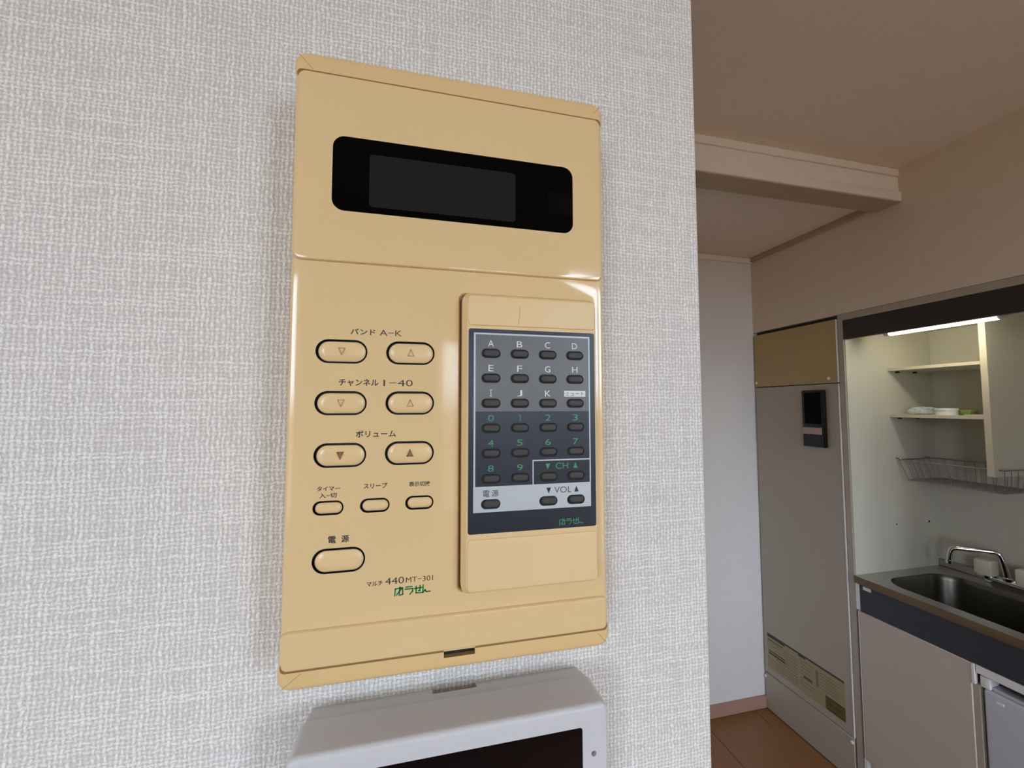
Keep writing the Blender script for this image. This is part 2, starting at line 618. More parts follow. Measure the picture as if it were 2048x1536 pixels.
def cyl(name, c, axis, r, h, m, parent=None, n=20, r2=None, bev=0.0):
    """Turned disc or cap: starts at c, runs h along axis ('x', 'y', 'z' or '-x' ...)."""
    sgn = -1 if axis[0] == '-' else 1
    ax = axis[-1]
    r2 = r if r2 is None else r2
    prof = [(r, 0), (r2 + 0, h - bev), (r2 - bev, h)] if bev else [(r, 0), (r2, h)]
    V, Fc = [], []
    for rr, t in prof:
        for j in range(n):
            a = 2 * PI * j / n
            p, q = rr * math.cos(a), rr * math.sin(a)
            t_ = t * sgn
            V.append({'x': (c[0] + t_, c[1] + p, c[2] + q), 'y': (c[0] + p, c[1] + t_, c[2] + q), 'z': (c[0] + p, c[1] + q, c[2] + t_)}[ax])
    k = len(prof)
    for i in range(k - 1):
        for j in range(n):
            Fc.append((i * n + j, i * n + (j + 1) % n, (i + 1) * n + (j + 1) % n, (i + 1) * n + j))
    Fc.append(tuple(range(n)))
    Fc.append(tuple((k - 1) * n + j for j in range(n)))
    return mesh(name, V, Fc, m, parent, smooth=True, angle=40)


def thing(name, label, cat, loc=(0, 0, 0), group=None):
    o = bpy.data.objects.new(name, None)
    C.objects.link(o)
    o.location = loc
    o.empty_display_size = 0.05
    return tag(o, label, cat, group)


def tag(o, label, cat, group=None):
    o['label'] = label
    o['category'] = cat
    if group:
        o['group'] = group
    return o


def struct(o, label, cat):
    o['kind'] = 'structure'
    return tag(o, label, cat)


def Y(v):
    """Distance ahead of the camera -> room y."""
    return v - WD


# ------------------------------------------------------------------ the setting
K = 1.7347            # face of the kitchen wall
YF = Y(1.778)         # far wall face
ZC, ZC2 = 2.40, 2.308  # room ceiling, ceiling past the header
YB = Y(1.089)         # near face of the header
YA0, YA1 = Y(0.19), Y(1.314)   # ends of the kitchenette recess

fl = struct(box('floor', XL - 0.1, 2.35, BACK - 0.12, YF + 0.1, -0.10, -0.012, 'floor_base'), 'light brown wooden plank floor below the white far wall', 'floor')
PWID = 0.303
xs0 = 1.3565 - 12 * PWID
i = 0
for c in range(14):
    x0 = max(xs0 + c * PWID, XL)
    x1 = min(xs0 + (c + 1) * PWID, K + 0.03)
    if x1 - x0 < 0.02:
        continue
    y = BACK - (0.6 if c % 2 else 1.3)
    while y < YF:
        ya, yb = max(y, BACK), min(y + 1.818, YF)
        if yb - ya > 0.03:
            box('plank', x0 + 0.0007, x1 - 0.0007, ya + 0.0005, yb - 0.0005, -0.012, 0.0, 'plank', fl, 0.0012, 1)
        y += 1.818

struct(box('wall_front', XL, 0.1652, 0.0, 0.12, 0.0, ZC, 'paper', None, 0.0012, 2), 'near wall in off-white woven-texture wallpaper behind the yellowed panel', 'wall')
struct(box('wall_far', XL, 2.35, YF, YF + 0.1, 0.0, ZC, 'white_wall'), 'narrow strip of plain white wall beyond the papered wall edge', 'wall')
struct(box('wall_left', XL - 0.1, XL, BACK - 0.12, YF + 0.1, 0.0, ZC, 'room_wall'), 'white wall left of the camera', 'wall')
parts_, xq = [], XL
for _, a0, a1, z0, z1 in sorted(WIN, key=lambda q: q[1]):
    parts_ += [(xq, a0, BACK - 0.12, BACK, 0, ZC), (a0, a1, BACK - 0.12, BACK, 0, z0), (a0, a1, BACK - 0.12, BACK, z1, ZC)]
    xq = a1
wb = boxes('wall_back', parts_ + [(xq, 2.35, BACK - 0.12, BACK, 0, ZC)], 'room_wall')
struct(wb, 'white window wall behind the camera', 'wall')
struct(box('wall_right', K, 2.35, BACK, YF, 1.906, ZC, 'kitchen_wall'), 'beige-grey kitchen wall above the tall cabinet and dark fascia', 'wall')
struct(box('wall_right', K, 2.35, BACK, YA0 - 0.001, 0.0, 1.906, 'kitchen_wall'), 'beige-grey wall right of the kitchenette recess', 'wall')
struct(box('wall_right', 2.245, 2.35, YA0 - 0.001, YF, 0.0, 1.906, 'kitchen_wall'), 'hidden wall behind the kitchenette recess', 'wall')
struct(box('ceiling', XL - 0.1, 2.35, BACK - 0.12, YF + 0.1, ZC, ZC + 0.1, 'ceiling'), 'beige-grey ceiling in front of the white header', 'ceiling')
struct(box('ceiling', 0.0, K, Y(1.18), YF, ZC2, ZC - 0.001, 'ceiling'), 'lower strip of ceiling beyond the white header', 'ceiling')
for n_, (wl, a0, a1, z0, z1) in enumerate(WIN):
    am, at = (a0 + a1) / 2, (BACK if wl == 'b' else XL) - 0.05
    e = thing('window_%d' % (n_ + 1), ('middle', 'left', 'added right')[n_] + ' aluminium sliding window behind the camera', 'window', (am, at, z0) if wl == 'b' else (at, am, z0))
    e['kind'] = 'structure'
    def wbox(p0, p1, q0, q1, zz0, zz1):
        return (p0, p1, at + q0, at + q1, zz0, zz1) if wl == 'b' else (at + q0, at + q1, p0, p1, zz0, zz1)
    boxes('frame', [wbox(a0, a0 + 0.04, -0.035, 0.005, z0, z1), wbox(a1 - 0.04, a1, -0.035, 0.005, z0, z1), wbox(a0, a1, -0.035, 0.005, z0, z0 + 0.04), wbox(a0, a1, -0.035, 0.005, z1 - 0.04, z1)], 'alu', e)
    boxes('meeting_stile', [wbox(am - 0.03, am + 0.03, -0.045, 0.005, z0 + 0.04, z1 - 0.04)], 'alu', e)
    for p0, p1, q in ((a0 + 0.04, am - 0.03, -0.03), (am + 0.03, a1 - 0.04, -0.012)):
        boxes('pane', [wbox(p0, p1, q, q + 0.004, z0 + 0.04, z1 - 0.04)], 'dimmed' if n_ == 0 else 'pane', e)

# header over the opening to the kitchen, hung under the ceiling
hb = struct(box('trim_1', 0.0, K, YB + 0.006, Y(1.172), 2.313, ZC, 'trim_white'), 'white header across the ceiling in front of the kitchen entry', 'header')
box('crown_strip', 0.0, K, YB - 0.002, YB + 0.006, 2.373, ZC - 0.0005, 'trim_white', hb, 0.0012, 1)
box('face_board', 0.0, K - 0.001, YB + 0.001, YB + 0.0075, 2.3135, 2.3695, 'trim_white', hb, 0.001, 1)
box('lintel', 0.0, K, YB - 0.007, Y(1.172), 2.276, 2.313, 'trim_white', hb, 0.003, 2)
box('soffit_shade_board', 0.0, K - 0.001, YB - 0.002, Y(1.1715), 2.2725, 2.2762, 'soffit_shade', hb, 0.0008, 1)  # thin board added to paint the shade on the header's underside
struct(box('trim_2', 0.0, K, YF - 0.012, YF, 2.280, ZC2, 'trim_white', None, 0.002, 1), 'thin white crown strip along the top of the far wall', 'trim')
struct(box('trim_3', K - 0.014, K, Y(1.175), YF - 0.012, 2.285, ZC2, 'soffit_shade', None, 0.002, 1), 'thin brown cornice with painted-in shade where the kitchen wall meets the lower ceiling', 'trim')
struct(box('baseboard_far', XL, K, YF - 0.009, YF, 0.0, 0.061, 'base_board', None, 0.002, 1), 'pinkish brown baseboard under the white far wall', 'baseboard')

# ------------------------------------------------------------------ the wall-mounted tuner panel
PC = 18.2
panel = thing('control_panel', 'large yellowed beige plastic tuner panel with black display mounted on papered wall', 'control panel', W(PC, 208, -111.8))
FM, FU = 180.0, 178.5      # control face, and the prouder upper and lower covers
xa, xb = PC - 70.0, PC + 70.0
latch = rrect(12.1, 25.4, -106.7, -104.0, 0.2, 2)
FC = 178.95                # front of the end caps
shell('housing', (PC - 69.6, PC + 69.6, -108.0, 148.0), 4.0, 183.0, 207.9, 1.0, ['plastic_cap'], panel)
shell('end_cap', (PC - 70.7, PC + 70.7, 137.5, 151.4), 5.5, FC, 207.0, 2.4, ['plastic_cap'], panel, n=8)
shell('end_cap', (PC - 70.7, PC + 70.7, -111.8, -98.5), 5.5, FC, 207.0, 2.4, ['plastic_cap', 'slot', 'dark'], panel, [(latch, 2.5)], n=8)
for sx, sz, ex, ez in ((-69.0, 149.6, -63.0, 143.4), (69.0, 149.6, 65.5, 145.6), (-69.0, -110.4, -61.5, -104.8), (69.0, -110.2, 64.5, -105.2)):
    strokes('mould_line', [([(PC + sx, sz), (PC + ex, ez)], 0.14)], FC - 0.03, 'crack', panel)
# the dark reveal where the covers meet the end caps
flat('seam_line', rrect(xa + 0.7, xb - 0.7, 138.8, 142.95, 1.9, 6), [], FC - 0.02, 'ink_brown', panel)
flat('seam_line', rrect(xa + 0.7, xb - 0.7, -104.3, -99.9, 1.9, 6), [rrect(12.05, 25.45, -104.29, -103.0, 0.05, 1)], FC - 0.02, 'ink_brown', panel)
disp_r = rrect(-36.3, 72.2, 82.9, 115.6, 5.0, 8)
shell('upper_cover', (xa, xb, 60.8, 142.5), 4.2, FU, 184.0, 2.6, ['plastic', 'dark'], panel, [(disp_r, 1.6)], n=8, steps=6, zk=0.22)
dw = shell('display_window', (-36.15, 72.05, 83.05, 115.45), 4.9, FU + 0.25, FU + 1.4, 0.15, ['black_gloss'], panel, n=8, steps=1)
flat('display_screen', rrect(-21.4, 43.7, 85.9, 109.3, 1.6, 4), [], FU + 0.21, 'lcd', dw)
flat('sensor_window', rrect(59.5, 71.5, 91.8, 102.5, 0.6, 3), [], FU + 0.21, 'sensor', dw)
shell('lower_cover', (xa, xb, -103.9, -88.7), 3.4, FU, 184.0, 2.4, ['plastic'], panel, n=6, steps=6, zk=0.4)

BIG = [(-31.2, 23.0, 'd'), (-3.15, 23.05, 'u'), (-31.1, 1.35, 'd'), (-3.15, 1.4, 'u'), (-30.95, -20.2, 'D'), (-3.05, -20.0, 'U'), (-30.6, -62.8, '')]
SMALL = [(-35.1, -41.5), (-16.9, -41.4), (1.3, -41.25)]
slot = rrect(17.55, 82.6, -80.6, 51.15, 3.0, 6)
holes = [(pill(x, z, 20.45, 10.05), 2.6) for x, z, _ in BIG] + [(pill(x, z, 11.85, 5.85), 2.6) for x, z in SMALL] + [(slot, 9.0)]
shell('control_face', (xa + 0.2, xb - 0.2, -90.5, 62.5), 1.5, FM, 184.5, 1.3, ['plastic', 'dark', 'dark'], panel, holes[:-1] + holes[-1:], n=4, steps=4)
# the holder's rim around the remote recess, bounced light put into its brown
V, Fc = [], []
for o_, d_ in ((rrect(17.5, 82.65, -80.65, 51.2, 3.05, 6), FM - 0.02), (rrect(18.15, 82.0, -80.0, 50.55, 2.6, 6), FM + 0.5), (rrect(18.2, 81.95, -79.95, 50.5, 2.6, 6), FM + 0.9)):
    V += [W(p[0], d_, p[1]) for p in o_]
kk = len(V) // 3
for r_ in range(2):
    for j in range(kk):
        Fc.append((r_ * kk + j, r_ * kk + (j + 1) % kk, (r_ + 1) * kk + (j + 1) % kk, (r_ + 1) * kk + j))
mesh('holder_rim', V, Fc, 'slot', panel, smooth=True)

big_me = dome_mesh('button', 18.7, 8.4, 0.55, 2.4, 'plastic_button')
small_me = dome_mesh('button', 10.3, 4.4, 0.5, 2.4, 'plastic_button', 6)
rt_loc = panel.location
for x, z, k in BIG:
    b = add('button', big_me, panel)
    b.location = Vector(W(x + 0.22, FM - 0.1, z - 0.1)) - rt_loc
    if k:
        s = -1 if k in 'dD' else 1
        tri = [(x + 0.1 - 1.25, z - s * 1.35), (x + 0.1 + 1.25, z - s * 1.35), (x + 0.1, z + s * 1.5), (x + 0.1 - 1.25, z - s * 1.35)]
        if k in 'du':
            strokes('arrow_mark', [(tri, 0.26)], FM - 1.0, 'ink_mark', b)
        else:
            strokes('arrow_mark', [(tri, 0.34), ([(x - 0.55, z - s * 0.9), (x + 0.1, z + s * 0.6)], 0.5), ([(x + 0.75, z - s * 0.9), (x + 0.2, z)], 0.45), ([(x - 0.6, z - s * 0.95), (x + 0.7, z - s * 0.95)], 0.4)], FM - 1.0, 'ink_brown', b)
for x, z in SMALL:
    b = add('button', small_me, panel)
    b.location = Vector(W(x + 0.22, FM - 0.15, z)) - rt_loc

TD = FM - 0.05
for s_, cx, cz, w_, h_ in (('バンド', -22.9, 31.65, 10.1, 2.6), ('A−K', -11.55, 31.55, 9.2, 2.55), ('チャンネル', -24.2, 10.0, 15.8, 3.0), ('1−40', -8.2, 10.0, 12.1, 2.75),
                           ('ボリューム', -16.95, -11.6, 16.2, 2.85), ('タイマー', -35.1, -33.65, 8.9, 1.95), ('入−切', -35.25, -36.45, 6.7, 2.05), ('スリープ', -16.8, -33.3, 9.5, 2.25),
                           ('表示切換', 1.3, -33.3, 9.0, 2.15), ('電', -33.35, -54.35, 3.0, 2.9), ('源', -28.35, -54.3, 3.0, 2.9), ('マルチ', -16.4, -73.5, 6.4, 1.95),
                           ('440', -8.5, -73.05, 7.6, 2.75), ('MT−301', 1.7, -73.25, 11.2, 2.15)):
    text('lettering', s_, cx, cz, TD, 'ink', panel, w_, h_, bold=-0.005 if s_[0] in 'A14M' else 0.018)


def logo(cx, cz, w, h, d, m, parent, wd):
    U = [[(0.02, 0.0), (0.08, 0.92)], [(0.08, 0.92), (0.86, 0.98)], [(0.86, 0.98), (0.90, 0.12)], [(0.90, 0.12), (0.62, 0.04)], [(0.78, 0.92), (0.22, 0.10)], [(0.58, 1.10), (0.50, 0.05)],
         [(1.22, 1.02), (1.92, 1.04)], [(1.12, 0.74), (1.98, 0.76), (1.96, 0.40), (1.66, 0.02)],
         [(2.16, 0.72), (3.02, 0.78)], [(2.36, 1.02), (2.36, 0.12), (2.96, 0.10)], [(2.80, 1.08), (2.78, 0.40), (2.60, 0.38)],
         [(3.14, 1.10), (3.10, 0.06), (3.36, 0.42), (3.48, 0.14), (3.92, 0.16)]]
    L = [([(cx + (p[0] / 3.92 - 0.5) * w, cz + (p[1] / 1.1 - 0.5) * h) for p in ln], wd) for ln in U]
    return strokes('logo', L, d, m, parent)


logo(-1.15, -77.6, 14.6, 3.4, TD, 'ink_green', panel, 0.55)

# ------------------------------------------------------------------ the remote in its holder
FR = 173.0
remote = thing('remote_control', 'yellowed beige remote control with dark keypad plate seated in the tuner panel', 'remote control', W(50.6, 187, -79.9))
shell('body', (20.4, 81.0, -78.9, 49.0), 3.2, FR + 0.55, FR + 3.2, 0.7, ['plastic_remote'], remote, steps=3, backrect=(18.95, 81.9, -79.85, 50.0))
shell('back_shell', (18.95, 81.9, -79.85, 50.0), 3.2, FR + 3.2, 188.5, 0.0, ['plastic_remote'], remote, close_back=True)
shell('head_cap', (21.0, 80.45, 35.35, 48.5), 1.6, FR, FR + 1.0, 0.45, ['plastic_remote'], remote, steps=3, n=4)
bc = shell('battery_cover', (21.2, 80.35, -78.35, -56.7), 1.4, FR, FR + 1.0, 0.45, ['plastic_remote'], remote, steps=3, n=4)
strokes('hairline_crack', [([(44.0, 44.9), (44.3, 43.6), (44.0, 42.2), (44.2, 40.8), (43.6, 38.0), (43.5, 36.0)], 0.13)], FR - 0.03, 'crack', remote)
COLS = (31.1, 44.05, 57.1, 70.15)
ROWS = (23.1, 12.2, 1.25, -9.6, -20.45, -31.3, -42.0)
keys = [(x, z) for z in ROWS[:6] for x in COLS] + [(COLS[0], ROWS[6]), (COLS[2], ROWS[6]), (COLS[3], ROWS[6])]
KW, KH = 8.5, 4.15
hole = {k: pill(k[0], k[1], KW, KH, 6) for k in keys}
shell('plate_bed', (20.9, 80.4, -56.4, 34.9), 0.8, FR + 0.25, FR + 1.0, 0.3, ['plastic_remote', 'dark'], remote, [(hole[k], 0.25) for k in keys], steps=2, n=3)
plate = shell('keypad_plate', (21.3, 79.95, -54.35, 33.85), 1.0, FR + 0.05, FR + 0.25, 0.05, ['plate_navy', 'dark'], remote, [(hole[k], 0.42) for k in keys], n=4, steps=1)
PD = FR + 0.02
grey_keys = [k for k in keys if k[1] > 0]
flat('grey_print_zone', [(24.35, -2.3), (76.95, -2.3), (76.95, 31.35), (24.35, 31.35)], [hole[k] for k in grey_keys], PD, 'plate_grey', plate)
wkeys = [k for k in keys if k[1] < -40]
flat('white_print_zone', [(23.5, -45.4), (77.45, -45.4), (77.45, -34.5), (23.5, -34.5)], [hole[k] for k in wkeys], PD, 'plate_white', plate)
flat('white_frame_line', [(23.55, -34.5), (24.35, -34.5), (24.35, 31.35), (76.95, 31.35), (76.95, -34.5), (77.55, -34.5), (77.55, 32.1), (23.55, 32.1)], [], PD, 'plate_white', plate)
flat('white_box_line', [(49.8, -34.5), (50.35, -34.5), (50.35, -24.35), (76.95, -24.35), (76.95, -23.75), (49.8, -23.75)], [], PD, 'plate_white', plate)
key_me = dome_mesh('key', 7.5, 3.4, 0.5, 1.2, 'key', 6, 0.55)
for k in keys:
    o = add('key', key_me, remote)
    o.location = Vector(W(k[0] + 0.35, FR - 0.05, k[1] + 0.1)) - remote.location
LD = FR - 0.005
for i_, ch in enumerate('ABCDEFGHIJK'):
    x, z = COLS[i_ % 4], ROWS[i_ // 4]
    if ch == 'I':
        strokes('key_letter', [([(x, z + 3.1), (x, z + 5.8)], 0.32), ([(x - 0.5, z + 3.1), (x + 0.5, z + 3.1)], 0.28), ([(x - 0.5, z + 5.8), (x + 0.5, z + 5.8)], 0.28)], LD, 'ink_white', plate)
    else:
        text('key_letter', ch, x, z + 4.42, LD, 'ink_white', plate, 2.55 if ch not in 'EFJ' else 2.3, 2.75, bold=-0.004)
for i_, ch in enumerate('0123456789'):
    x, z = COLS[i_ % 4], ROWS[3 + i_ // 4]
    if ch == '1':
        strokes('key_number', [([(x + 0.25, z + 3.1), (x + 0.25, z + 5.8)], 0.34), ([(x - 0.35, z + 5.75), (x + 0.25, z + 5.75)], 0.28)], LD, 'ink_green_pale', plate)
    else:
        text('key_number', ch, x, z + 4.45, LD, 'ink_green_pale', plate, 2.6, 2.75, bold=-0.004)
flat('mute_patch', [(64.95, 4.25), (75.25, 4.25), (75.25, 6.95), (64.95, 6.95)], [], FR + 0.005, 'ink_white', plate)
text('key_word', 'ミュート', 70.1, 5.6, LD - 0.01, 'ink', plate, 8.8, 1.9)
def arrow(x, z, s, m):
    flat('key_arrow', [(x - 1.1, z - s * 1.2), (x + 1.1, z - s * 1.2), (x, z + s * 1.4)], [], LD, m, plate)
arrow(56.9, -26.75, -1, 'ink_green_pale')
arrow(70.0, -26.75, 1, 'ink_green_pale')
text('key_word', 'CH', 63.55, -26.7, LD, 'ink_green_pale', plate, 5.9, 2.75, bold=-0.004)
arrow(57.25, -37.4, -1, 'ink')
arrow(70.4, -37.35, 1, 'ink')
text('key_word', 'VOL', 63.95, -37.35, LD, 'label_ink', plate, 8.1, 2.75, bold=-0.004)
text('key_word', '電', 29.1, -37.55, LD, 'ink', plate, 2.95, 2.9, bold=0.004)
text('key_word', '源', 33.0, -37.5, LD, 'ink', plate, 2.95, 2.9, bold=0.004)
logo(67.8, -51.6, 11.4, 2.75, LD, 'ink_green_pale', plate, 0.34)

# ------------------------------------------------------------------ the intercom below
IC = 19.06
inter = thing('intercom_monitor', 'white wall intercom with black screen just below the yellowed panel', 'intercom', W(IC, 208, -308))
V, Fc = [], []
bxl, bxr, nl, nr = IC - 63.8, IC + 63.8, 8.6, 29.8
top = [(bxl, 208, -137.8), (nl, 208, -137.8), (nl, 202, -136.1), (nr, 202, -136.1), (nr, 208, -137.8), (bxr, 208, -137.8), (bxr, 193, -133.6), (bxl, 193, -133.6)]
for x, d, z in top:
    V.append(W(x, d, z))
for x, d, z in top:
    V.append(W(x, d, -300))
tt = tessellate_polygon([[Vector((p[0], p[1], 0)) for p in top]])
Fc += [tuple(t) for t in tt] + [tuple(i + 8 for i in t) for t in tt]
for i in range(8):
    j = (i + 1) % 8
    Fc.append((i, j, j + 8, i + 8))
mesh('back_box', V, Fc, 'intercom', inter)
scr = rrect(-34.5, 72.7, -206, -141.7, 1.4, 4)
mic = [(77.9 + 1.25 * math.cos(a * PI / 8), -153.7 + 1.25 * math.sin(a * PI / 8)) for a in range(16)]
shell('front_cover', (IC - 66.3, IC + 66.3, -308, -133.0), 4.0, 174.0, 193.0, 2.2, ['intercom', 'intercom', 'dark'], inter, [(scr, 0.7), (mic, 2.5)], close_back=True, n=6, steps=5)
shell('screen', (-34.3, 72.5, -205.8, -141.9), 1.2, 174.25, 174.68, 0.1, ['screen'], inter, n=4, steps=1)

# ------------------------------------------------------------------ tall cabinet beside the kitchenette
tc = thing('tall_cabinet', 'tall beige panelled cabinet left of the kitchenette recess', 'cabinet', (K, Y(1.55), 0))
cy0, cy1 = Y(1.338), YF - 0.004
boxes('carcass', [(K + 0.022, 2.24, cy0, cy1, 0.0, 1.905)], 'fridge_dark', tc)
up_ = box('upper_panel', K - 0.004, K + 0.020, cy0 + 0.004, cy1 - 0.003, 1.618, 1.889, 'panel_tan', tc, 0.002, 1)
mp = box('main_panel', K - 0.004, K + 0.020, cy0 + 0.004, cy1 - 0.003, 0.181, 1.6145, 'panel_beige', tc, 0.002, 1)
lp = box('lower_panel', K - 0.004, K + 0.020, cy0 + 0.004, cy1 - 0.003, 0.004, 0.178, 'panel_beige', tc, 0.002, 1)
boxes('edge_strip', [(K - 0.005, K + 0.018, cy0 + 0.0005, cy0 + 0.0045, 0.182, 1.614)], 'panel_edge', mp)
boxes('edge_strip', [(K - 0.005, K + 0.018, cy0 + 0.0005, cy0 + 0.0045, 1.619, 1.888)], 'panel_edge', up_)
for p_, yy, zz in ((up_, 1.762, 1.639), (up_, 1.381, 1.638), (lp, 1.768, 0.158), (lp, 1.350, 0.159)):
    cyl('screw_cap', (K - 0.004, Y(yy), zz), '-x', 0.0065, 0.005, 'screw', p_, 14, bev=0.002)
lb = box('warning_label', K - 0.0048, K - 0.004, Y(1.370), Y(1.749), 0.215, 0.381, 'label', mp)
def lab(y0, y1, z0, z1, m):
    return (K - 0.0052, K - 0.0048, Y(y0), Y(y1), z0, z1)
boxes('label_rules', [lab(1.372, 1.748, 0.373, 0.381, 0), lab(1.65, 1.748, 0.364, 0.373, 0), lab(1.545, 1.58, 0.366, 0.373, 0), lab(1.66, 1.745, 0.350, 0.354, 0),
                      lab(1.65, 1.742, 0.297, 0.301, 0), lab(1.65, 1.742, 0.285, 0.291, 0), lab(1.515, 1.555, 0.283, 0.290, 0)], 'label_ink', lb)
rows = []
for q in range(9):
    rows.append(lab(1.585, 1.745 - 0.02 * (q % 3), 0.341 - q * 0.0135, 0.3435 - q * 0.0135, 0))
for q in range(8):
    rows.append(lab(1.505 + 0.008 * (q % 2), 1.57, 0.352 - q * 0.0150, 0.3545 - q * 0.0150, 0))
for q in range(6):
    rows.append(lab(1.38 + 0.012 * (q % 3), 1.475, 0.352 - q * 0.0125, 0.3545 - q * 0.0125, 0))
rows.append(lab(1.484, 1.496, 0.285, 0.352, 0))
boxes('label_small_print', rows, 'label_grey', lb)
boxes('label_olive_block', [lab(1.372, 1.455, 0.222, 0.270, 0)], 'label_olive', lb)
boxes('label_block_rules', [(K - 0.0055, K - 0.0052, Y(1.373), Y(1.453), 0.268, 0.274), (K - 0.0055, K - 0.0052, Y(1.373), Y(1.453), 0.219, 0.2245), (K - 0.0055, K - 0.0052, Y(1.385), Y(1.415), 0.243, 0.249), (K - 0.0055, K - 0.0052, Y(1.425), Y(1.445), 0.246, 0.252)], 'label_ink', lb)

ct = thing('wall_controller', 'black narrow controller box with a strip of beige tape on tall cabinet', 'controller', (K - 0.004, Y(1.445), 1.338))
box('case', K - 0.024, K - 0.0042, Y(1.394), Y(1.495), 1.338, 1.590, 'controller', ct, 0.004, 2)
box('flip_lid', K - 0.0265, K - 0.0242, Y(1.398), Y(1.490), 1.342, 1.392, 'controller', ct, 0.001, 1)
box('tape_strip', K - 0.0268, K - 0.0243, Y(1.404), Y(1.496), 1.394, 1.424, 'tape', ct, 0.0006, 1)
box('display_lens', K - 0.0252, K - 0.0242, Y(1.405), Y(1.482), 1.44, 1.578, 'black_gloss', ct, 0.0004, 1)

# ------------------------------------------------------------------ kitchenette recess
XB = 2.217
al = thing('kitchen_alcove', 'cream-lined kitchenette recess with dark brown fascia and open shelves', 'kitchenette', (K, Y(0.75), 0))
box('side_panel', K - 0.002, 2.240, YA1, Y(1.335), 0.0, 1.9045, 'panel_beige', al)
box('side_lining', K + 0.004, XB, YA1 - 0.003, YA1, 0.80, 1.87, 'cream', al)
box('side_panel', K - 0.002, 2.240, YA0, YA0 + 0.02, 0.0, 1.9045, 'panel_beige', al)
box('back_panel', XB, 2.235, YA0 + 0.02, YA1, 0.60, 1.875, 'cream', al)
box('top_panel', K + 0.02, XB, YA0 + 0.02, YA1, 1.849, 1.862, 'cream', al)
box('top_rail', K - 0.002, K + 0.018, YA0 + 0.02, YA1, 1.878, 1.9045, 'panel_beige', al)
box('fascia', K - 0.003, K + 0.016, YA0 + 0.02, YA1 - 0.001, 1.797, 1.877, 'fascia', al, 0.001, 1)
YD0, YD1 = Y(0.999), Y(1.018)
dv = box('divider', 1.963, XB, YD0, YD1, 1.270, 1.849, 'cream', al)
box('edge_band', 1.9622, 1.9632, YD0 + 0.0005, YD1 - 0.0005, 1.2705, 1.848, 'shelf_edge', dv)
for zs, m_ in ((1.668, 0), (1.471, 1)):
    sh = box('shelf', 1.963, XB, YD1, YA1 - 0.003, zs, zs + 0.0125, 'cream', al)
    box('edge_band', 1.9622, 1.9632, YD1 + 0.0005, YA1 - 0.0035, zs + 0.0003, zs + 0.0122, 'shelf_edge', sh)
    for xq in (2.01, 2.11):
        cyl('shelf_pin', (xq, YA1 - 0.003, zs - 0.004), '-y', 0.004, 0.012, 'fascia', sh, 10)
for xq, rr in ((1.970, 0.0032), (2.155, 0.0045)):
    cyl('screw_hole', (xq, YA1 - 0.0031, 1.022), '-y', rr, 0.0006, 'dark', al, 12)
cyl('screw_head', (2.145, YA1 - 0.0031, 1.0235), '-y', 0.005, 0.002, 'chrome', al, 12, bev=0.001)

lampo = thing('fluorescent_lamp', 'lit white fluorescent tube under the dark brown fascia', 'lamp', (1.80, Y(1.04), 1.849))
tube('tube', [(1.80, Y(1.186), 1.806), (1.80, Y(0.884), 1.806)], 0.0125, 'tube', lampo, 16)
for yy0, yy1 in ((1.186, 1.206), (0.864, 0.884)):
    cyl('socket', (1.80, Y(yy0), 1.806), 'y', 0.0115, yy1 - yy0, 'socket', lampo, 16, bev=0.002)
box('batten', 1.785, 1.825, Y(0.83), Y(1.206), 1.822, 1.849, 'trim_white', lampo, 0.003, 2)
for yy in (1.198, 0.872):
    box('lamp_holder', 1.793, 1.807, Y(yy) - 0.006, Y(yy) + 0.006, 1.806, 1.824, 'socket', lampo)

# wire dish rack under the shelf
dr = thing('dish_rack', 'grey wire dish basket hung below the open shelves', 'dish rack', (2.09, Y(1.15), 1.205))
xf, xk, y0r, y1r, zt, zb = 1.985, 2.195, Y(0.985), Y(1.300), 1.293, 1.210
xf2, y0b, y1b = 2.010, Y(1.000), Y(1.285)
tube('top_rim', [(xf, y0r, zt), (xf, y1r, zt), (xk, y1r, zt), (xk, y0r, zt)], 0.0026, 'wire', dr, 6, closed=True)
tube('bottom_rim', [(xf2, y0b, zb), (xf2, y1b, zb), (xk, y1b, zb), (xk, y0b, zb)], 0.0020, 'wire', dr, 6, closed=True)
def lerp(a, b, t):
    return a + (b - a) * t
N1 = 10
wires('side_wires', [((xk, lerp(y0r, y1r, q / N1), zt), (xk, lerp(y0b, y1b, q / N1), zb)) for q in range(N1 + 1)]
      + [((xf, lerp(y0r, y1r, q / N1), zt), (xf2, lerp(y0b, y1b, q / N1), zb)) for q in range(N1 + 1)]
      + [((lerp(xf, xk, q / 6), y1r, zt), (lerp(xf2, xk, q / 6), y1b, zb)) for q in range(1, 6)]
      + [((lerp(xf, xk, q / 6), y0r, zt), (lerp(xf2, xk, q / 6), y0b, zb)) for q in range(1, 6)], 0.0013, 'wire', dr)
wires('base_grid', [((lerp(xf2, xk, q / 12), y0b, zb), (lerp(xf2, xk, q / 12), y1b, zb)) for q in range(1, 12)]
      + [((xf2, lerp(y0b, y1b, q / 8), zb - 0.002), (xk, lerp(y0b, y1b, q / 8), zb - 0.002)) for q in range(1, 8)], 0.0012, 'wire', dr)
for xq in (1.985, 2.15):
    tube('hanging_hook', [(xq, YA1 - 0.003, zt + 0.006), (xq, y1r - 0.004, zt + 0.006), (xq, y1r - 0.006, zt + 0.001)], 0.003, 'wire', dr, 6)

